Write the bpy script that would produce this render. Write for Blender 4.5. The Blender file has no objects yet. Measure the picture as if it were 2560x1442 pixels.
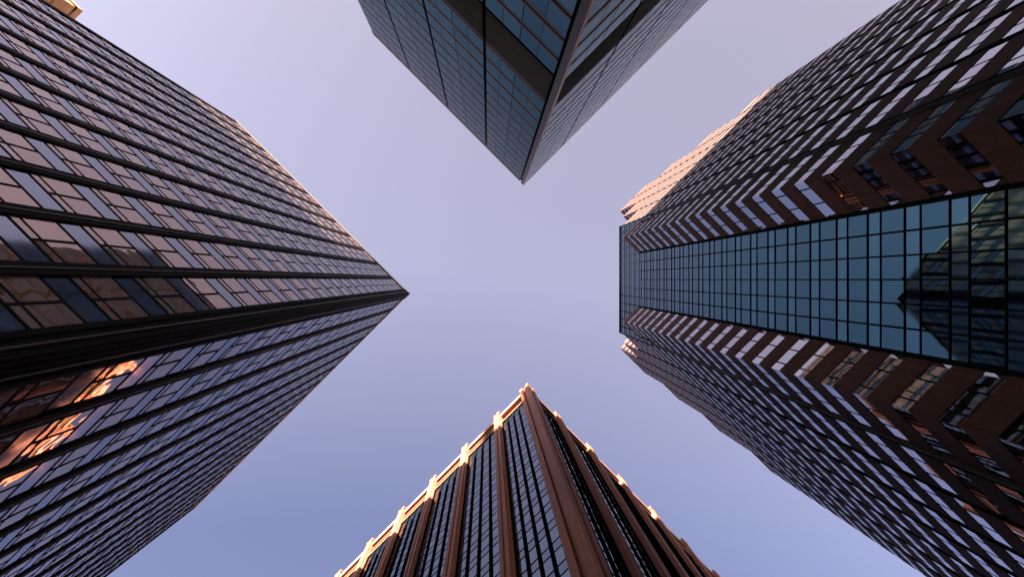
import bpy, math, random
from mathutils import Vector
R2 = math.sqrt(2.0)
random.seed(7)
sc = bpy.context.scene
col = sc.collection
FPX, VX, VY = 1706.7, 1221.0, 699.0      # focal length and zenith point, in pixels of the 2560 px frame
GZ = -1.7                                # street level below the eye

# ------------------------------------------------------------------ materials
def mat(name):
    m = bpy.data.materials.new(name); m.use_nodes = True
    nt = m.node_tree
    b = nt.nodes['Principled BSDF']
    return m, nt, b
def node(nt, t, **kw):
    n = nt.nodes.new(t)
    for k, v in kw.items(): setattr(n, k, v)
    return n
def math_node(nt, op, a, b=None, c=None):
    n = node(nt, 'ShaderNodeMath', operation=op)
    for i, v in enumerate((a, b, c)):
        if v is None: continue
        if isinstance(v, (int, float)): n.inputs[i].default_value = v
        else: nt.links.new(v, n.inputs[i])
    return n.outputs[0]
def glass(name, rgb, var=0.12, wave=0.004, scale=0.45, rough=0.015, dark=0.0, met=1.0, edge=(0.7, 0.7, 0.75)):
    """mirror-coated glazing: tone differs a little from pane to pane and the sheet is not quite flat"""
    m, nt, b = mat(name)
    geo = node(nt, 'ShaderNodeNewGeometry')
    rnd = geo.outputs['Random Per Island']
    f = math_node(nt, 'MULTIPLY_ADD', rnd, 2 * var, 1 - var)
    if dark > 0:
        lo = math_node(nt, 'GREATER_THAN', rnd, dark)
        lo = math_node(nt, 'MULTIPLY_ADD', lo, 0.45, 0.55)
        f = math_node(nt, 'MULTIPLY', f, lo)
    mx = node(nt, 'ShaderNodeVectorMath', operation='SCALE')
    mx.inputs[0].default_value = rgb
    nt.links.new(f, mx.inputs['Scale'])
    nt.links.new(mx.outputs[0], b.inputs['Base Color'])
    b.inputs['Metallic'].default_value = met
    b.inputs['Specular Tint'].default_value = (*edge, 1)
    b.inputs['Roughness'].default_value = rough
    tc = node(nt, 'ShaderNodeTexCoord')
    no = node(nt, 'ShaderNodeTexNoise'); no.inputs['Scale'].default_value = scale
    no.inputs['Detail'].default_value = 1.5
    nt.links.new(tc.outputs['Object'], no.inputs['Vector'])
    bu = node(nt, 'ShaderNodeBump'); bu.inputs['Distance'].default_value = wave
    bu.inputs['Strength'].default_value = 1.0
    nt.links.new(no.outputs['Fac'], bu.inputs['Height'])
    nt.links.new(bu.outputs['Normal'], b.inputs['Normal'])
    return m
def stone(name, rgb, var=0.25, rough=0.55, joint=0.0, joint_off=0.0, scale=0.8, streak=0.2, spec=0.4, vjoint=0.0):
    """cladding stone: mottled, rain-streaked, with dark joints every `joint` metres of height"""
    m, nt, b = mat(name)
    tc = node(nt, 'ShaderNodeTexCoord')
    n1 = node(nt, 'ShaderNodeTexNoise'); n1.inputs['Scale'].default_value = scale; n1.inputs['Detail'].default_value = 6
    nt.links.new(tc.outputs['Object'], n1.inputs['Vector'])
    mp = node(nt, 'ShaderNodeMapping'); mp.inputs['Scale'].default_value = (3.0, 3.0, 0.06)
    nt.links.new(tc.outputs['Object'], mp.inputs['Vector'])
    n2 = node(nt, 'ShaderNodeTexNoise'); n2.inputs['Scale'].default_value = 1.0; n2.inputs['Detail'].default_value = 4
    nt.links.new(mp.outputs[0], n2.inputs['Vector'])
    n3 = node(nt, 'ShaderNodeTexNoise'); n3.inputs['Scale'].default_value = 9.0; n3.inputs['Detail'].default_value = 3
    nt.links.new(tc.outputs['Object'], n3.inputs['Vector'])
    f = math_node(nt, 'MULTIPLY_ADD', n1.outputs['Fac'], 2 * var, 1 - var)
    g = math_node(nt, 'MULTIPLY_ADD', n2.outputs['Fac'], 2 * streak, 1 - streak)
    h = math_node(nt, 'MULTIPLY_ADD', n3.outputs['Fac'], 0.5, 0.75)
    f = math_node(nt, 'MULTIPLY', math_node(nt, 'MULTIPLY', f, g), h)
    if joint > 0:
        sx = node(nt, 'ShaderNodeSeparateXYZ'); nt.links.new(tc.outputs['Object'], sx.inputs[0])
        fr = math_node(nt, 'FRACT', math_node(nt, 'DIVIDE', math_node(nt, 'ADD', sx.outputs['Z'], joint_off + 500 * joint), joint))
        jl = math_node(nt, 'GREATER_THAN', fr, 0.035 / joint)
        f = math_node(nt, 'MULTIPLY', f, math_node(nt, 'MULTIPLY_ADD', jl, 0.5, 0.5))
    if vjoint > 0:
        sx = node(nt, 'ShaderNodeSeparateXYZ'); nt.links.new(tc.outputs['Object'], sx.inputs[0])
        for op in ('ADD', 'SUBTRACT'):
            t = math_node(nt, 'MULTIPLY_ADD', math_node(nt, op, sx.outputs['X'], sx.outputs['Y']), 0.7071 / vjoint, 500.37)
            jl = math_node(nt, 'GREATER_THAN', math_node(nt, 'FRACT', t), 0.03 / vjoint)
            f = math_node(nt, 'MULTIPLY', f, math_node(nt, 'MULTIPLY_ADD', jl, 0.4, 0.6))
    mx = node(nt, 'ShaderNodeVectorMath', operation='SCALE'); mx.inputs[0].default_value = rgb
    nt.links.new(f, mx.inputs['Scale'])
    nt.links.new(mx.outputs[0], b.inputs['Base Color'])
    b.inputs['Roughness'].default_value = rough
    b.inputs['Specular IOR Level'].default_value = spec
    bu = node(nt, 'ShaderNodeBump'); bu.inputs['Distance'].default_value = 0.01; bu.inputs['Strength'].default_value = 0.5
    nt.links.new(n3.outputs['Fac'], bu.inputs['Height'])
    nt.links.new(bu.outputs['Normal'], b.inputs['Normal'])
    return m
def metal(name, rgb, metallic=0.0, rough=0.45, spec=0.3):
    m, nt, b = mat(name)
    tc = node(nt, 'ShaderNodeTexCoord')
    n1 = node(nt, 'ShaderNodeTexNoise'); n1.inputs['Scale'].default_value = 1.3; n1.inputs['Detail'].default_value = 5
    nt.links.new(tc.outputs['Object'], n1.inputs['Vector'])
    f = math_node(nt, 'MULTIPLY_ADD', n1.outputs['Fac'], 0.4, 0.8)
    mx = node(nt, 'ShaderNodeVectorMath', operation='SCALE'); mx.inputs[0].default_value = rgb
    nt.links.new(f, mx.inputs['Scale']); nt.links.new(mx.outputs[0], b.inputs['Base Color'])
    b.inputs['Metallic'].default_value = metallic
    b.inputs['Specular IOR Level'].default_value = spec
    r = math_node(nt, 'MULTIPLY_ADD', n1.outputs['Fac'], 0.2, rough - 0.1)
    nt.links.new(r, b.inputs['Roughness'])
    return m

M = {}
M['a_vision'] = glass('bronze_mirror_glass', (0.45, 0.27, 0.19), 0.14, 0.010, 0.6, dark=0.04, met=0.68)
M['a_spandrel'] = glass('grey_spandrel_glass', (0.27, 0.26, 0.29), 0.05, 0.004, 0.5, rough=0.06)
M['a_metal'] = metal('black_bronze_metal', (0.009, 0.0085, 0.0085), 0, 0.7, 0.02)
M['a_line'] = metal('worn_bronze_edge', (0.06, 0.035, 0.022), 0, 0.45, 0.2)
M['a_coping'] = metal('pale_coping_metal', (0.40, 0.30, 0.26), 0, 0.5)
M['a_tan'] = metal('tan_band_metal', (0.26, 0.14, 0.085), 0, 0.5)
M['b_glass'] = glass('dark_blue_glass', (0.145, 0.185, 0.20), 0.12, 0.003, 0.3, edge=(0.30, 0.36, 0.38))
M['b_strip'] = metal('brushed_grey_panel', (0.105, 0.088, 0.09), 0.0, 0.5, 0.08)
M['b_dark'] = metal('black_joint_metal', (0.004, 0.005, 0.006), 0, 0.7, 0.0)
M['b_slat'] = metal('grey_louvre_metal', (0.13, 0.15, 0.155), 0.0, 0.6, 0.0)
M['b_copper'] = metal('copper_edge_metal', (0.22, 0.09, 0.05), 0.2, 0.4)
M['b_corner'] = metal('grey_corner_panel', (0.06, 0.055, 0.06), 0.0, 0.5, 0.1)
M['c_glass'] = glass('teal_curtain_glass', (0.052, 0.122, 0.145), 0.10, 0.005, 0.35)
M['c_spandrel'] = glass('pale_teal_spandrel', (0.068, 0.15, 0.18), 0.09, 0.002, 0.35, rough=0.05)
M['c_window'] = glass('silver_window_glass', (0.60, 0.57, 0.57), 0.10, 0.003, 0.4)
M['c_stone'] = stone('brown_granite_cladding', (0.058, 0.0335, 0.0285), 0.28, 0.7, 0, 0, 1.2, 0.3, 0.03, vjoint=1.42)
M['c_dark'] = metal('dark_green_mullion', (0.004, 0.008, 0.009), 0, 0.7, 0.0)
M['d_glass'] = glass('slate_blue_glass', (0.16, 0.185, 0.215), 0.13, 0.003, 0.4)
M['d_spandrel'] = glass('slate_spandrel_glass', (0.14, 0.155, 0.185), 0.05, 0.002, 0.4, rough=0.05)
M['d_stone'] = stone('red_brown_granite', (0.235, 0.088, 0.047), 0.3, 0.6, 3.85, 0, 0.9, 0.42, 0.15)
M['d_frieze'] = stone('copper_brown_panel', (0.062, 0.026, 0.008), 0.15, 0.55, 0, 0, 0.9, 0.1, 0.2)
M['d_dark'] = metal('near_black_mullion', (0.004, 0.006, 0.007), 0, 0.7, 0.0)
M['body'] = metal('dark_inner_wall', (0.015, 0.015, 0.016), 0, 0.8)
M['d_coping'] = stone('pale_red_granite', (0.24, 0.11, 0.07), 0.15, 0.55, 0, 0, 0.9, 0.1, 0.2)
M['roof'] = stone('roof_gravel', (0.16, 0.15, 0.14), 0.2, 0.9)
M['brick'] = stone('tan_brick_facing', (0.46, 0.20, 0.075), 0.2, 0.7, 0.9)
M['far'] = stone('dark_block_stone', (0.07, 0.06, 0.055), 0.2, 0.7)
M['n_glass'] = glass('office_window_glass', (0.25, 0.27, 0.30), 0.15, 0.004, 0.4)

# ------------------------------------------------------------------ mesh buffers
class Fr:
    """facade frame: a along the wall, d outward, z up"""
    def __init__(s, O, u, n):
        s.O = Vector((O[0], O[1])); s.u = Vector(u).normalized(); s.n = Vector(n).normalized()
        s.flip = (s.u.x * s.n.y - s.u.y * s.n.x) > 0
    def p(s, a, d, z):
        q = s.O + s.u * a + s.n * d
        return (q.x, q.y, z)
class Buf:
    def __init__(s): s.v = []; s.f = []; s.m = []; s.mats = []
    def mi(s, k):
        if k not in s.mats: s.mats.append(k)
        return s.mats.index(k)
    def quad(s, pts, k):
        i = len(s.v); s.v += pts; s.f.append(tuple(range(i, i + len(pts)))); s.m.append(s.mi(k))
    def pane(s, fr, a0, a1, d, z0, z1, k, tilt=0.0025):
        ta, tz = random.gauss(0, tilt) * (a1 - a0) / 2, random.gauss(0, tilt) * (z1 - z0) / 2
        p = [fr.p(a0, d - ta - tz, z0), fr.p(a1, d + ta - tz, z0), fr.p(a1, d + ta + tz, z1), fr.p(a0, d - ta + tz, z1)]
        if fr.flip: p.reverse()
        s.quad(p, k)
    def box(s, fr, a0, a1, d0, d1, z0, z1, k):
        i = len(s.v)
        for z in (z0, z1):
            for a, d in ((a0, d0), (a1, d0), (a1, d1), (a0, d1)): s.v.append(fr.p(a, d, z))
        fs = [(0, 1, 5, 4), (1, 2, 6, 5), (2, 3, 7, 6), (3, 0, 4, 7), (4, 5, 6, 7), (3, 2, 1, 0)]
        if not fr.flip: pass
        for f in fs:
            f = tuple(i + j for j in f)
            s.f.append(f if fr.flip else f[::-1]); s.m.append(s.mi(k))
    def sweep(s, fr, a0, a1, prof, k):
        """one connected skin: a profile of (d, z), top to bottom, drawn out along the wall and closed at both ends"""
        i = len(s.v); n = len(prof)
        s.v += [fr.p(a0, d, z) for d, z in prof] + [fr.p(a1, d, z) for d, z in prof]
        for j in range(n - 1):
            f = (i + j, i + n + j, i + n + j + 1, i + j + 1)
            s.f.append(f if fr.flip else f[::-1]); s.m.append(s.mi(k))
        for e, sg in ((0, 1), (n, 0)):
            for j in range(1, n - 2, 4):
                if j + 1 < n and prof[j][0] == 0.0:
                    zt, zb = prof[j][1], prof[j + 1][1]
                    a = a0 if e == 0 else a1
                    b0 = len(s.v); s.v += [fr.p(a, -0.3, zt), fr.p(a, -0.3, zb)]
                    f = (b0, i + e + j, i + e + j + 1, b0 + 1)
                    s.f.append(f); s.m.append(s.mi(k))
    def prism(s, pts, z0, z1, k, ktop=None):
        n = len(pts); i = len(s.v)
        s.v += [(x, y, z0) for x, y in pts] + [(x, y, z1) for x, y in pts]
        for j in range(n):
            s.f.append((i + j, i + (j + 1) % n, i + n + (j + 1) % n, i + n + j)); s.m.append(s.mi(k))
        s.f.append(tuple(i + n + j for j in range(n))); s.m.append(s.mi(ktop or k))
        s.f.append(tuple(i + n - 1 - j for j in range(n))); s.m.append(s.mi(k))
    def build(s, name, parent=None, kind=None, label=None, category=None, group=None):
        me = bpy.data.meshes.new(name)
        off = parent_world(parent)
        me.from_pydata([(x - off.x, y - off.y, z - off.z) for x, y, z in s.v], [], s.f)
        for k in s.mats: me.materials.append(M[k])
        me.polygons.foreach_set('material_index', s.m)
        me.update()
        o = bpy.data.objects.new(name, me); col.objects.link(o)
        if parent: o.parent = parent
        for kk, vv in (('kind', kind), ('label', label), ('category', category), ('group', group)):
            if vv: o[kk] = vv
        return o
def parent_world(p):
    v = Vector((0, 0, 0))
    while p: v += p.location; p = p.parent
    return v
def thing(name, label, cat, loc, group=None):
    o = bpy.data.objects.new(name, None); col.objects.link(o); o.location = loc
    o.empty_display_size = 2
    o['label'] = label; o['category'] = cat
    if group: o['group'] = group
    return o
def seen_area(fr, a0, a1, d, z0, z1):
    """how large a piece of wall shows in the photo, in square pixels; 0 out of frame"""
    pts = []
    for a, z in ((a0, z0), (a1, z0), (a1, z1), (a0, z1)):
        if z < 2: return 0
        x, y, _ = fr.p(a, d, z); pts.append((VX + FPX * x / z, VY + FPX * y / z))
    cx = sum(p[0] for p in pts) / 4; cy = sum(p[1] for p in pts) / 4
    if not (5 < cx < 2555 and 5 < cy < 1437): return 0
    return abs(sum(pts[i][0] * pts[(i + 1) % 4][1] - pts[(i + 1) % 4][0] * pts[i][1] for i in range(4))) / 2
def emit(cells, single, mass, root, limit=100):
    """cells: (area, builder). The largest `limit` become parts of their own, the rest one part"""
    cells.sort(key=lambda c: -c[0])
    for ar, fn in cells[:limit]:
        if ar <= 0: continue
        b = Buf(); fn(b); b.build(single, root)
    rest = Buf(); n = 0
    for i, (ar, fn) in enumerate(cells):
        if i >= limit or ar <= 0: fn(rest); n += 1
    if n: rest.build(mass, root, kind='stuff')

D1, D2 = (1 / R2, 1 / R2), (1 / R2, -1 / R2)      # the two street directions
def neg(v): return (-v[0], -v[1])
GROUP = 'office towers around the crossing'

# ------------------------------------------------------------------ tower on the left: black piers, bronze glass
H = 100.0; k = H / FPX
OA = (-193 * k, 35 * k)
A = thing('office_tower', 'tower with black vertical piers, bronze and blue mirror glass, its dark corner pointing right', 'office tower', (OA[0] - 14, OA[1], GZ), GROUP)
up = Fr(OA, neg(D1), D2); lo = Fr(OA, neg(D2), D1)
FH = H / 24.6; a1st, bay = 3.69, 2.906
wins, spans = [], []
for fr, nb in ((up, 11), (lo, 14)):
    L = a1st + nb * bay + 0.3
    for i in range(nb + 1):
        a = a1st + i * bay
        b = Buf()
        b.box(fr, a - 0.29, a - 0.06, -0.6, -0.26, GZ, H - 0.30, 'a_metal')
        b.box(fr, a - 0.06, a + 0.06, -0.6, -0.285, GZ, H - 0.30, 'a_metal')
        b.box(fr, a + 0.06, a + 0.29, -0.6, -0.26, GZ, H - 0.30, 'a_metal')
        b.box(fr, a - 0.025, a + 0.025, -0.284, -0.235, GZ, H - 0.30, 'a_line')
        b.build('pier', A)
    bounds = [(1.17, a1st - 0.29)] + [(a1st + i * bay + 0.29, a1st + (i + 1) * bay - 0.29) for i in range(nb)]
    for (p0, p1) in bounds:
        pm = (p0 + p1) / 2
        for j in range(25):
            zt = H - 1.5 - j * FH
            if zt - FH < GZ: continue
            def w(b, fr=fr, p0=p0, p1=p1, pm=pm, zt=zt):
                z = zt
                b.box(fr, p0, p1, -0.45, -0.33, z - 0.16, z, 'a_metal')
                b.pane(fr, p0, pm - 0.05, -0.345, z - 0.16 - 1.86, z - 0.16, 'a_vision')
                b.pane(fr, pm + 0.05, p1, -0.345, z - 0.16 - 1.86, z - 0.16, 'a_vision')
                z -= 2.02
                b.box(fr, p0, p1, -0.45, -0.33, z - 0.12, z, 'a_metal')
                b.pane(fr, p0, pm - 0.05, -0.345, z - 0.12 - 0.46, z - 0.12, 'a_vision')
                b.pane(fr, pm + 0.05, p1, -0.345, z - 0.12 - 0.46, z - 0.12, 'a_vision')
                b.box(fr, pm - 0.05, pm + 0.05, -0.45, -0.325, zt - 2.6, zt - 2.14, 'a_metal')
                b.box(fr, pm - 0.05, pm + 0.05, -0.45, -0.325, zt - 2.02, zt - 0.16, 'a_metal')
            def s(b, fr=fr, p0=p0, p1=p1, pm=pm, zt=zt):
                z = zt - 2.6
                b.box(fr, p0, p1, -0.45, -0.33, z - 0.14, z, 'a_metal')
                b.pane(fr, p0, p1, -0.35, zt - FH, z - 0.14, 'a_spandrel', 0.001)
            wins.append((seen_area(fr, p0, p1, -0.345, zt - 2.6, zt), w))
            spans.append((seen_area(fr, p0, p1, -0.345, zt - FH, zt - 2.6), s))
    b = Buf()
    b.box(fr, 0.62, L, -0.62, -0.2, H - 0.45, H, 'a_coping')
    b.build('coping', A)
    b = Buf()
    b.box(fr, 1.17, L, -0.7, -0.32, H - 1.0, H - 0.45, 'a_metal')  # dark strip stands in for the shadow under the coping
    b.box(fr, 1.17, L, -0.7, -0.315, H - 1.5, H - 1.0, 'a_tan')
    b.build('fascia_shadow_line', A)
emit(wins, 'window', 'upper_windows', A)
emit(spans, 'spandrel_panel', 'upper_spandrel_panels', A)
b = Buf()
b.box(up, 0.12, 1.168, -1.168, -0.12, GZ, H - 0.30, 'a_metal')
for q in (0.30, 0.62, 0.94):
    b.box(up, q - 0.03, q + 0.03, -0.12, -0.075, GZ, H - 0.32, 'a_line' if q == 0.62 else 'a_metal')
    b.box(lo, q - 0.03, q + 0.03, -0.12, -0.075, GZ, H - 0.32, 'a_line' if q == 0.62 else 'a_metal')
b.build('corner_pillar', A)
b = Buf(); b.box(up, 0.1, 0.618, -0.618, -0.1, H - 0.30, H - 0.002, 'a_coping'); b.build('coping', A)
LU, LL = a1st + 11 * bay + 0.3, a1st + 14 * bay + 0.3
b = Buf(); b.box(up, 0.68, LU - 0.01, -LL + 0.01, -0.68, GZ, H - 0.9, 'body'); b.build('inner_wall', A)
b = Buf(); b.box(up, 0.64, LU - 0.02, -LL + 0.02, -0.64, H - 0.9, H - 0.6, 'roof'); b.build('roof', A)

# ------------------------------------------------------------------ tower at the top: dark ribbon glass with louvred plant floors
H = 109.2; k = H / FPX
OB = (88 * k, -235 * k)
B = thing('office_tower', 'tower with thin horizontal bands and a dark louvred belt, at the top edge', 'office tower', (OB[0], OB[1] - 22, GZ), GROUP)
lf = Fr(OB, neg(D1), D2 and (-D2[0], -D2[1])); rf = Fr(OB, D2, D1)
FH = H / 28.0; bayB = 133 * k
wins, bands = [], []
OFF = -1.75                        # storeys start this far below whole storey heights
LV0, LV1 = 14 * FH + OFF - 0.45, 16 * FH + OFF - 0.45
for fr, nb, w0 in ((lf, 4, 0.95), (rf, 6, 0.42)):
    L = nb * bayB
    for i in range(nb):
        p0 = w0 if i == 0 else i * bayB + 0.19
        p1 = (i + 1) * bayB - 0.19
        for j in range(28):
            z0 = j * FH + OFF; z1 = z0 + FH
            zlo = max(z0, GZ)
            if LV0 - 0.5 < z0 < LV1 - 1: continue
            def w(b, fr=fr, p0=p0, p1=p1, z0=z0):
                q = [p0 + (p1 - p0) * t / 4 for t in range(5)]
                for t in range(4):
                    g = 0.035 if t == 2 else 0.016
                    g0 = 0 if t == 0 else (0.035 if t == 2 else 0.016)
                    g1 = 0 if t == 3 else (0.035 if t == 1 else 0.016)
                    b.pane(fr, q[t] + g0, q[t + 1] - g1, -0.058, z0 + 0.5, z0 + FH - 0.5, 'b_glass', 0.0012)
                    if t: b.box(fr, q[t] - g, q[t] + g, -0.2, -0.052, z0 + 0.5, z0 + FH - 0.5, 'b_dark')
            def bd(b, fr=fr, p0=p0, p1=p1, z0=z0, j=j):
                b.box(fr, p0, p1, -0.25, -0.05, z0 + 0.16, z0 + 0.5, 'b_strip')
                b.box(fr, p0, p1, -0.25, -0.056, z0 - 0.16, z0 + 0.16, 'b_dark')
                b.box(fr, p0, p1, -0.25, -0.05, z0 - 0.5, z0 - 0.16, 'b_strip')
            wins.append((seen_area(fr, p0, p1, -0.1, z0 + 0.7, z1 - 0.7), w))
            if j > 0: bands.append((seen_area(fr, p0, p1, -0.1, z0 - 0.6, z0 + 0.6), bd))
        b = Buf()                                    # louvred plant floor of this bay
        n = 13
        for t in range(n):
            zc = LV0 + 0.75 + (LV1 - LV0 - 0.9) * t / (n - 1)
            i0 = len(b.v)
            for a in (p0, p1):
                b.v += [fr.p(a, -0.06, zc + 0.13), fr.p(a, -0.05, zc + 0.11), fr.p(a, -0.05, zc - 0.11), fr.p(a, -0.06, zc - 0.13)]
            for f in ((0, 1, 5, 4), (1, 2, 6, 5), (2, 3, 7, 6), (3, 0, 4, 7)):
                f = tuple(i0 + x for x in f)
                b.f.append(f[::-1] if fr.flip else f); b.m.append(b.mi('b_slat'))
        b.box(fr, p0, p1, -0.5, -0.059, LV0 + 0.2, LV1 + 0.4, 'b_dark')
        b.build('louvre', B)
    for i in range(1, nb + 1):
        b = Buf(); a = i * bayB
        b.box(fr, a - 0.19, a + (0.19 if i < nb else 0.0), -0.5, -0.3, GZ, H - 0.2, 'b_dark')
        b.build('joint', B)
    b = Buf(); b.box(fr, w0, L, -0.4, -0.045, H - 0.9, H, 'b_strip'); b.box(fr, w0, L, -0.4, -0.075, H - 1.1, H - 0.9, 'b_dark'); b.box(fr, w0, L, -0.4, -0.05, H - 1.8, H - 1.1, 'b_strip')
    b.build('parapet', B)
emit(wins, 'window', 'other_windows', B)
emit(bands, 'floor_band', 'other_floor_bands', B)
b = Buf()
b.box(lf, 0.04, 0.66, -0.38, 0.0, GZ, H + 0.02, 'b_corner')
b.box(lf, 0.0, 0.04, -0.30, 0.05, GZ, H + 0.02, 'b_copper')
b.box(lf, 0.66, 0.95, -0.5, -0.3, GZ, H - 0.1, 'b_dark')
b.box(rf, 0.382, 0.42, -0.5, -0.25, GZ, H - 0.1, 'b_dark')
b.build('corner_pillar', B)
b = Buf(); b.box(lf, 0.45, 4 * bayB - 0.01, -6 * bayB + 0.01, -0.45, GZ, H - 0.6, 'body'); b.build('inner_wall', B)
b = Buf(); b.box(lf, 0.42, 4 * bayB - 0.02, -6 * bayB + 0.02, -0.42, H - 0.6, H - 0.3, 'roof'); b.build('roof', B)

# ------------------------------------------------------------------ tower on the right: teal glass front between stepped granite wings
H0 = 107.0; k0 = H0 / FPX
XG = 376 * k0
PX, PY = 337 * k0, 105 * k0
HC = H0 * 123 / 107
C = thing('office_tower', 'tower with a flat teal glass front between two stepped brown granite wings, on the right', 'office tower', (XG + 14, 0, GZ), GROUP)
FH = 3.8
seg = 48 * R2 * k0
wins, panes = [], []
hU = [107, 123, 138, 157, 157, 144.6, 130, 115.5]
hL = [107, 123, 138, 157, 157, 140.5, 124.5, 109.0]
def ribbon(fr, p0, p1, ztop, zbot, splits, wall):
    """granite bands with a recessed ribbon window on every storey from ztop down to zbot"""
    z = ztop
    first = True
    prof = [(-0.5, ztop)]
    while z > zbot + 0.3:
        hgt = 2.2 if not first else 2.6
        first = False
        zb = max(z - hgt, zbot)
        prof += [(0.0, z), (0.0, zb), (-0.3, zb)]
        z = zb
        if z <= zbot + 0.3: break
        zb = max(z - (FH - 2.2), zbot)
        def w(b, fr=fr, p0=p0, p1=p1, z=z, zb=zb):
            q = [p0 + (p1 - p0) * t for t in splits]
            for t in range(len(q) - 1):
                g0 = 0 if t == 0 else 0.05
                g1 = 0 if t == len(q) - 2 else 0.05
                b.pane(fr, q[t] + g0, q[t + 1] - g1, -0.035, zb + 0.03, z - 0.03, 'c_window', 0.0018)
                if t: b.box(fr, q[t] - 0.05, q[t] + 0.05, -0.2, -0.022, zb, z, 'c_dark')
            b.box(fr, p0, p1, -0.2, -0.028, z - 0.03, z, 'c_dark')
            b.box(fr, p0, p1, -0.2, -0.028, zb, zb + 0.03, 'c_dark')
        wins.append((seen_area(fr, p0, p1, -0.06, zb, z), w))
        z = zb
        prof.append((-0.3, z))
    wall.sweep(fr, p0, p1, prof, 'c_stone')
for sgn, hs in ((-1, hU), (1, hL)):
    along = (1 / R2, sgn / R2); outn = (-1 / R2, sgn / R2)
    P = (PX, sgn * PY)
    fr = Fr(P, along, outn)
    # chamfer between the glass front and the prow
    LF = (XG - PX) * R2
    ff = Fr((XG, sgn * (PY - (XG - PX))), (-1 / R2, sgn / R2), (-1 / R2, -sgn / R2))
    wall = Buf()
    ribbon(ff, 0.25, LF - 0.02, H0, GZ, (0, 0.38, 0.80, 1.0), wall)
    wall.build('granite_wall', C)
    b = Buf(); b.box(ff, 0.0, 0.25, -0.5, -0.1, GZ, H0 - 0.1, 'c_dark'); b.build('joint', C)
    for i, h in enumerate(hs):
        p0 = i * seg + (0.0 if i == 0 else 0.17); p1 = (i + 1) * seg - 0.17
        wall = Buf()
        ribbon(fr, p0 + (0.03 if i == 0 else 0), p1, h, GZ, (0, 0.30, 0.62, 1.0), wall)
        # end walls that rise above a lower neighbour
        dep = 9.0
        prev = hs[i - 1] if i else None
        nxt = hs[i + 1] if i < len(hs) - 1 else None
        if prev and prev < h:
            fs = Fr(tuple(Vector(P) + Vector(along) * p0), neg(outn), neg(along))
            ew = Buf(); ribbon(fs, 0.02, dep, h, prev - 0.5, (0, 0.25, 0.5, 0.75, 1.0), ew); ew.build('end_wall', C)
        if nxt and nxt < h:
            fs = Fr(tuple(Vector(P) + Vector(along) * p1), neg(outn), along)
            ew = Buf(); ribbon(fs, 0.02, dep, h, nxt - 0.5, (0, 0.25, 0.5, 0.75, 1.0), ew); ew.build('end_wall', C)
        if nxt is None:
            fs = Fr(tuple(Vector(P) + Vector(along) * p1), neg(outn), along)
            ew = Buf(); ribbon(fs, 0.02, 26, h, GZ, (0, 0.25, 0.5, 0.75, 1.0), ew); ew.build('end_wall', C)
        wall.build('granite_wall', C)
        b = Buf()
        b.box(fr, p1 + 0.03, p1 + 0.31, -0.6, 0.05, GZ, min(h, nxt or h) - 0.3, 'c_dark')
        if i < len(hs) - 1: b.build('joint', C)
        b = Buf()
        b.box(fr, p0 + 0.35, p1 - 0.35, -dep - (0 if i < 7 else 17), -0.35, GZ + 0.1, h - 0.4, 'body')
        b.build('inner_wall', C)
        b = Buf()
        b.box(fr, p0 + 0.1, p1 - 0.1, -dep, -0.1, h - 0.4, h - 0.15, 'roof')
        b.build('roof', C)
# glass front
gf = Fr((XG, 0), (0, -1), (-1, 0))
yE, yG = 132 * HC / FPX, PY - (XG - PX)
ncol = 6; cw = 2 * yG / ncol
ys = [-yG + i * cw for i in range(ncol + 1)]
ext = [yG + cw * t for t in range(1, 5) if yG + cw * t < yE - 0.2] + [yE]
ys = [-e for e in reversed(ext)] + ys + ext
for a0, a1 in zip(ys, ys[1:]):
    side = a0 >= yG - 0.01 or a1 <= -yG + 0.01
    z = HC - 0.6
    while z > GZ + 4:
        if side and z < H0 - 5: break
        def v(b, a0=a0, a1=a1, z=z):
            b.pane(gf, a0 + 0.045, a1 - 0.045, -0.10, z - 1.38, z - 0.04, 'c_spandrel', 0.0012)
            b.pane(gf, a0 + 0.045, a1 - 0.045, -0.10, z - FH + 0.04, z - 1.46, 'c_glass', 0.0045)
            b.box(gf, a0, a1, -0.22, -0.04, z - 0.04, z + 0.04, 'c_dark')
            b.box(gf, a0, a1, -0.22, -0.05, z - 1.46, z - 1.38, 'c_dark')
        panes.append((seen_area(gf, a0, a1, -0.1, z - FH, z), v))
        z -= FH
for a in ys:
    side = abs(a) > yG + 0.05
    b = Buf(); b.box(gf, a - 0.045, a + 0.045, -0.22, 0.03, (H0 - 8) if side else GZ, HC - 0.55, 'c_dark'); b.build('mullion', C)
emit(wins, 'window', 'far_windows', C)
emit(panes, 'glass_panel', 'upper_glass_panels', C)
b = Buf(); b.box(gf, -yE - 0.05, yE + 0.05, -0.5, 0.05, HC - 0.56, HC - 0.1, 'c_dark'); b.build('parapet', C)
b = Buf(); b.box(gf, -yE + 0.02, yE - 0.02, -26, -0.25, GZ, HC - 0.5, 'body'); b.build('inner_wall', C)
b = Buf(); b.box(gf, -yE + 0.04, yE - 0.04, -25.9, -0.5, HC - 0.5, HC - 0.3, 'roof'); b.build('roof', C)

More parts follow.
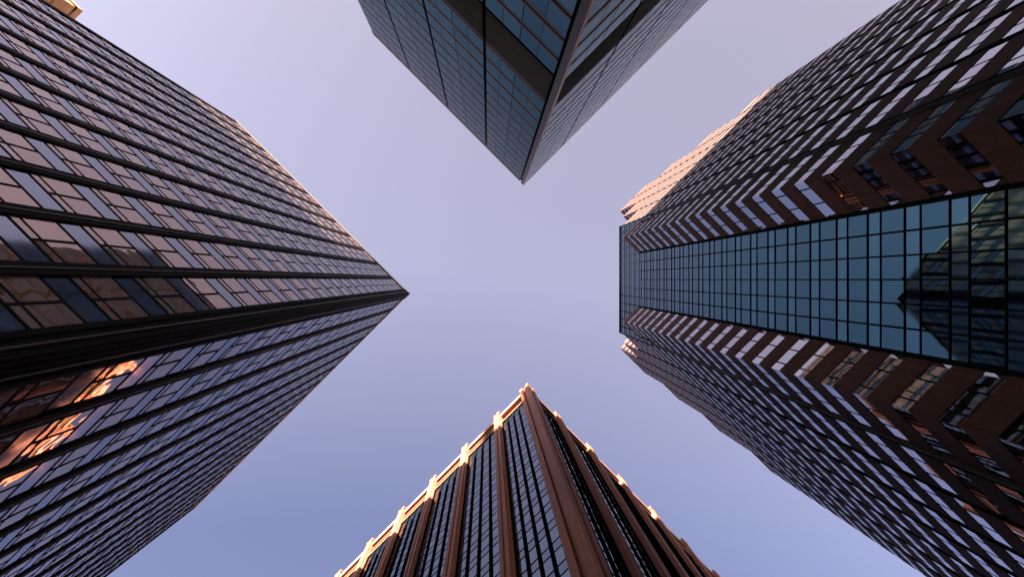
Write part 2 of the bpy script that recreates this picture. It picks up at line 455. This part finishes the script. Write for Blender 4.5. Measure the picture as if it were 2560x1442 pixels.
# ------------------------------------------------------------------ tower at the bottom: red granite piers, slate glass, deep parapet
H = 107.5; k = H / FPX
OD = (97 * k, 256 * k)
D = thing('office_tower', 'tower with red-brown granite piers and sunlit pier heads, its point rising from the bottom edge', 'office tower', (OD[0], OD[1] + 24, GZ), GROUP)
dl = Fr(OD, (-1 / R2, 1 / R2), (-1 / R2, -1 / R2)); dr = Fr(OD, (1 / R2, 1 / R2), (1 / R2, -1 / R2))
FH = 3.85; bayD = 111.5 * k
HCP = H - 0.9                      # top of the coping
ZP = HCP - 5.3                     # foot of the parapet
wins, spans = [], []
NB = 9
for fr in (dl, dr):
    for i in range(1, NB + 1):
        a = i * bayD
        b = Buf()
        b.box(fr, a - 0.6, a + 0.6, -1.1, -0.42, GZ, HCP - 0.02, 'd_stone')
        b.box(fr, a - 0.52, a - 0.12, -0.42, -0.1, GZ, HCP + 0.35, 'd_stone')
        b.box(fr, a + 0.12, a + 0.52, -0.42, -0.1, GZ, HCP + 0.35, 'd_stone')
        b.box(fr, a - 0.12, a + 0.12, -0.42, -0.26, GZ, HCP + 0.2, 'd_stone')
        head = Buf()                                  # the pier head, two prongs above the coping
        head.box(fr, a - 0.66, a - 0.10, -0.9, -0.06, HCP + 0.36, H, 'd_stone')
        head.box(fr, a + 0.10, a + 0.66, -0.9, -0.06, HCP + 0.36, H, 'd_stone')
        head.box(fr, a - 0.10, a + 0.10, -0.9, -0.3, HCP + 0.21, H - 0.3, 'd_stone')
        pr = b.build('pier', D); head.build('pier_head', pr)
    for i in range(NB):
        p0 = 2.05 if i == 0 else i * bayD + 0.6
        p1 = (i + 1) * bayD - 0.6
        b = Buf(); b.box(fr, p0 - 0.2, p1 + 0.2, -1.3, -0.45, HCP - 1.5, HCP, 'd_coping'); b.build('coping', D)
        b = Buf()
        b.box(fr, p0 - 0.02, p1 + 0.02, -2.4, -1.75, ZP, HCP - 1.5, 'd_frieze')
        if i > 0:
            b.box(fr, p0, p1, -1.75, -0.95, ZP + 0.15, ZP + 1.05, 'd_frieze')
            b.box(fr, p0, p1, -1.75, -0.85, ZP + 1.17, ZP + 2.1, 'd_frieze')
            b.box(fr, p0, p1, -1.75, -0.75, ZP + 2.22, ZP + 3.1, 'd_frieze')
        b.build('frieze', D)
        b = Buf(); b.box(fr, p0, p1, -2.4, -0.55, ZP - 0.35, ZP, 'd_coping'); b.build('ledge', D)
        cwid = (p1 - p0) / 4
        for c in range(4):
            c0, c1 = p0 + c * cwid, p0 + (c + 1) * cwid
            for j in range(27):
                zt = ZP - 0.35 - j * FH
                if zt - FH < GZ: continue
                def w(b, fr=fr, c0=c0, c1=c1, zt=zt):
                    b.pane(fr, c0 + 0.10, c1 - 0.10, -0.75, zt - 2.3, zt - 0.05, 'd_glass', 0.0015)
                    b.box(fr, c0 + 0.10, c1 - 0.10, -0.88, -0.72, zt - 0.05, zt + 0.05, 'd_dark')
                def s(b, fr=fr, c0=c0, c1=c1, zt=zt):
                    b.box(fr, c0 + 0.10, c1 - 0.10, -0.88, -0.72, zt - 2.4, zt - 2.3, 'd_dark')
                    b.pane(fr, c0 + 0.10, c1 - 0.10, -0.75, zt - FH + 0.05, zt - 2.4, 'd_spandrel', 0.001)
                wins.append((seen_area(fr, c0, c1, -1.0, zt - 2.3, zt), w))
                spans.append((seen_area(fr, c0, c1, -1.0, zt - FH, zt - 2.3), s))
            if c > 0:
                b = Buf(); b.box(fr, c0 - 0.10, c0 + 0.10, -0.9, -0.6, GZ, ZP - 0.2, 'd_dark'); b.build('mullion', D)
        b = Buf()
        b.box(fr, p0 - 0.01, p0 + 0.10, -0.9, -0.62, GZ, ZP - 0.36, 'd_dark'); b.box(fr, p1 - 0.10, p1 + 0.01, -0.9, -0.62, GZ, ZP - 0.36, 'd_dark')
        b.build('window_jamb', D)
emit(wins, 'window', 'upper_windows', D)
emit(spans, 'spandrel_panel', 'upper_spandrel_panels', D)
b = Buf()
b.box(dl, 0.5, 2.05, -2.05, -0.5, GZ, HCP, 'd_stone')
b.box(dl, 0.15, 0.85, -0.85, -0.15, GZ, HCP + 0.2, 'd_stone')
for fr in (dl, dr):
    b.box(fr, 0.852, 1.12, -0.5, -0.32, GZ, HCP + 0.1, 'd_stone')
    b.box(fr, 1.25, 1.85, -0.5, -0.12, GZ, HCP + 0.3, 'd_stone')
pr = b.build('corner_pier', D)
b = Buf()
b.box(dl, 0.1, 0.5, -0.9, -0.1, HCP + 0.21, H + 0.1, 'd_stone')
b.box(dl, 0.55, 0.9, -0.9, -0.5, HCP + 0.21, H + 0.1, 'd_stone')
for fr in (dl, dr): b.box(fr, 1.22, 1.88, -0.9, -0.08, HCP + 0.31, H, 'd_stone')
b.build('pier_head', pr)
LD = NB * bayD
b = Buf(); b.box(dl, 0.95, LD + 0.5, -LD - 0.5, -0.95, GZ, ZP - 0.4, 'body'); b.build('inner_wall', D)
b = Buf(); b.box(dl, 2.4, LD, -LD, -2.4, ZP - 0.4, HCP - 1.2, 'roof'); b.build('roof', D)

# ------------------------------------------------------------------ buildings outside or barely inside the frame
def block(name, label, cat, x0, x1, y0, y1, h, diag=None, fh=3.8, step=3.2, wall='brick'):
    """plain masonry tower: spandrels, piers and glass; diag gives a corner frame instead of axis lines"""
    if diag:
        O, w, dpt = diag
        frs = [(Fr(O, neg(D1), D2), w), (Fr(O, neg(D2), D1), dpt)]
        base = (O[0] - 5, O[1], GZ)
    else:
        frs = [(Fr((x0, y1), (1, 0), (0, 1)), x1 - x0), (Fr((x1, y1), (0, -1), (1, 0)), y1 - y0), (Fr((x0, y1), (0, -1), (-1, 0)), y1 - y0), (Fr((x0, y0), (1, 0), (0, -1)), x1 - x0)]
        base = ((x0 + x1) / 2, (y0 + y1) / 2, GZ)
    t = thing(name, label, cat, base)
    wl, gl = Buf(), Buf()
    for fr, L in frs:
        n = max(2, round(L / step)); s = (L - 0.8) / n
        for i in range(n + 1): wl.box(fr, 0.8 + i * s - 0.8 + 0.001 * i, i * s + 0.8, -0.6, 0.0, GZ, h - 1.2, wall)
        z = h - 1.2
        while z > GZ + fh:
            gl.pane(fr, 0.5, L - 0.3, -0.35, z - fh, z - 1.4, 'n_glass', 0.001)
            wl.box(fr, 0.5, L - 0.3, -0.6, -0.12, z - 1.4, z, wall)
            z -= fh
        wl.box(fr, -0.2, L + 0.2, -0.7, 0.25, h - 1.2, h, wall)
        if diag: wl.box(fr, 0.0, L, -0.68, 0.03, h - 5.0, h - 1.3, wall)
    wl.build('wall', t); gl.build('window_glass', t, kind='stuff')
    if diag:
        b = Buf(); b.box(frs[0][0], 0.5, w - 0.05, -dpt + 0.05, -0.5, GZ, h - 0.4, 'body'); b.build('inner_wall', t)
    else:
        f = frs[0][0]
        b = Buf(); b.box(f, 0.5, x1 - x0 - 0.5, -(y1 - y0) + 0.5, -0.5, GZ, h - 0.4, 'body'); b.build('inner_wall', t)
    return t
hN = 97.0; kN = hN / FPX
block('brick_tower', 'orange sunlit brick corner peeking out behind the black-piered tower at top left', 'building', 0, 0, 0, 0, hN, diag=((-1019 * kN, -671 * kN), 22, 20))
block('shading_slab', 'unseen long low slab sized to shade the black-piered tower below its roof strip', 'building', -180, -105.45, -172, -150, 102.5)  # unseen slabs, placed and sized to cast the towers' shadow edges
block('sun_blocker_shaft', 'unseen slim shaft added between two shading slabs to trim the sunlight', 'blocker', -105.4, -103.4, -152, -150, 134.0, step=2.0)  # invented shaft, blocks the sun near the left tower's corner
block('shading_slab', 'unseen mid-height slab beside the slim shaft, sized to set a shadow edge', 'building', -103.35, -96.0, -170, -150, 124.0)  # unseen, height chosen so sun reaches the first left pier head
block('shading_slab', 'unseen tall slab up the street, sized to shade the granite-piered corner', 'building', -95.95, -85.7, -170, -150, 131.5)  # unseen, height chosen so only the granite coping catches sun
block('shading_slab', 'unseen tallest slab up the street, sized to shade the farther granite piers', 'building', -85.65, -78.0, -168, -150, 152.0)  # unseen, keeps sun off the outer right-hand piers
block('horizon_blocker', 'unseen block added to dim light between the ribbon-banded tower and the stepped tower', 'building', 92, 140, -134, -92, 96.0, wall='far')  # unseen blocks added to shut out low sky glow along the streets
block('horizon_blocker', 'unseen block added to dim light between the stepped tower and the granite-piered tower', 'building', 92, 140, 92, 134, 92.0, wall='far')
block('horizon_blocker', 'unseen block added to dim light between the granite-piered tower and the black-piered tower', 'building', -140, -92, 92, 134, 88.0, wall='far')

# ------------------------------------------------------------------ street level
M['asphalt'] = stone('asphalt', (0.05, 0.05, 0.052), 0.3, 0.85, 0, 0, 2.0, 0.0, 0.2)
M['paving'] = stone('concrete_paving', (0.30, 0.29, 0.27), 0.2, 0.8, 0, 0, 1.5, 0.0, 0.2)
M['paint'] = stone('road_paint', (0.75, 0.74, 0.70), 0.1, 0.7, 0, 0, 3.0, 0.0, 0.2)
def flat(name, pts, z, k, **kw):
    b = Buf(); b.quad([(x, y, z) for x, y in pts], k); return b.build(name, **kw)
def pq(p, q): return ((p + q) / R2, (p - q) / R2)
G = 3000
flat('ground', [(-G, -G), (G, -G), (G, G), (-G, G)], GZ - 0.012, 'paving', kind='structure')
def strip(name, p0, p1, q0, q1, z, k, **kw): return flat(name, [pq(p0, q0), pq(p0, q1), pq(p1, q1), pq(p1, q0)][::-1], z, k, **kw)
strip('road', -3.2, 7.6, -400, 400, GZ - 0.008, 'asphalt', kind='structure')
strip('road', -400, 400, -3.8, 8.6, GZ - 0.004, 'asphalt', kind='structure')
for (p0, p1, q0, q1) in ((-60, -3.2, -60, -3.8), (-60, -3.2, 8.6, 60), (7.6, 60, -60, -3.8), (7.6, 60, 8.6, 60)):
    b = Buf(); pts = [pq(p0, q0), pq(p1, q0), pq(p1, q1), pq(p0, q1)]
    b.prism(pts[::-1], GZ - 0.01, GZ + 0.12, 'paving'); b.build('pavement', kind='structure')
mk = Buf()
for i in range(-40, 40):
    for (c, ax) in ((2.2, 0), (2.4, 1)):
        s0 = i * 6.0
        if abs(s0) < 14: continue
        pts = [(c - 0.07, s0), (c + 0.07, s0), (c + 0.07, s0 + 3), (c - 0.07, s0 + 3)]
        pts = [pq(*p) if ax == 0 else pq(p[1], p[0]) for p in pts]
        mk.quad([(x, y, GZ + 0.002) for x, y in (pts if ax == 1 else pts[::-1])], 'paint')
mk.build('road_marking', kind='structure')

# ------------------------------------------------------------------ sky, sun, camera
SX, SY, TE = -0.60, -1.0, 0.13
hl = math.hypot(SX, SY)
sun_dir = Vector((SX / hl, SY / hl, TE)).normalized()
w = bpy.data.worlds.new('World'); sc.world = w; w.use_nodes = True
nt = w.node_tree; bg = nt.nodes['Background']
sky = nt.nodes.new('ShaderNodeTexSky'); sky.sky_type = 'NISHITA'; sky.sun_disc = False
sky.sun_elevation = math.asin(sun_dir.z)
sky.sun_rotation = math.atan2(sun_dir.x, sun_dir.y)
sky.air_density = 1.0; sky.dust_density = 0.0; sky.ozone_density = 1.0
tint = nt.nodes.new('ShaderNodeMix'); tint.data_type = 'RGBA'; tint.blend_type = 'MULTIPLY'
tint.inputs[0].default_value = 1.0
# the air is warmer and brighter on the sun's side, deeper blue away from it
tcw = nt.nodes.new('ShaderNodeTexCoord')
dt = nt.nodes.new('ShaderNodeVectorMath'); dt.operation = 'DOT_PRODUCT'; dt.inputs[1].default_value = (0.10, -0.99, 0)
nt.links.new(tcw.outputs['Generated'], dt.inputs[0])
mr = nt.nodes.new('ShaderNodeMapRange'); mr.inputs[1].default_value = -0.5; mr.inputs[2].default_value = 0.5
nt.links.new(dt.outputs['Value'], mr.inputs[0])
ramp = nt.nodes.new('ShaderNodeValToRGB'); ramp.color_ramp.interpolation = 'LINEAR'
el = ramp.color_ramp.elements
el[0].position = 0.15; el[0].color = (0.37, 0.27, 0.325, 1)
el[1].position = 0.85; el[1].color = (0.70, 0.41, 0.36, 1)
e = el.new(0.50); e.color = (0.80, 0.49, 0.46, 1)
sc2 = nt.nodes.new('ShaderNodeVectorMath'); sc2.operation = 'SCALE'; sc2.inputs['Scale'].default_value = 1.58
nt.links.new(mr.outputs[0], ramp.inputs[0]); nt.links.new(ramp.outputs[0], sc2.inputs[0]); nt.links.new(sc2.outputs[0], tint.inputs[7])
nt.links.new(sky.outputs[0], tint.inputs[6]); nt.links.new(tint.outputs[2], bg.inputs['Color'])
bg.inputs['Strength'].default_value = 0.05
sl = bpy.data.lights.new('sun', 'SUN'); sl.energy = 5.0; sl.angle = math.radians(0.5); sl.color = (1.0, 0.83, 0.70)
so = bpy.data.objects.new('sun', sl); col.objects.link(so)
so.rotation_euler = sun_dir.to_track_quat('Z', 'Y').to_euler()
so.location = (0, 0, 200)
cam = bpy.data.cameras.new('camera'); co = bpy.data.objects.new('camera', cam); col.objects.link(co)
cam.sensor_width = 36; cam.sensor_fit = 'HORIZONTAL'; cam.lens = FPX / 2560 * 36
cam.shift_x = (1280 - VX) / 2560; cam.shift_y = -(721 - VY) / 2560
cam.clip_start = 0.1; cam.clip_end = 6000
co.location = (0, 0, 0); co.rotation_euler = (math.pi, 0, 0)
sc.camera = co
vs = sc.view_settings
vs.view_transform = 'Standard'; vs.look = 'None'; vs.exposure = 4.263; vs.gamma = 1
sc.cycles.max_bounces = 8; sc.cycles.glossy_bounces = 6; sc.cycles.diffuse_bounces = 3
sc.cycles.use_denoising = True
sc.cycles.sample_clamp_indirect = 4
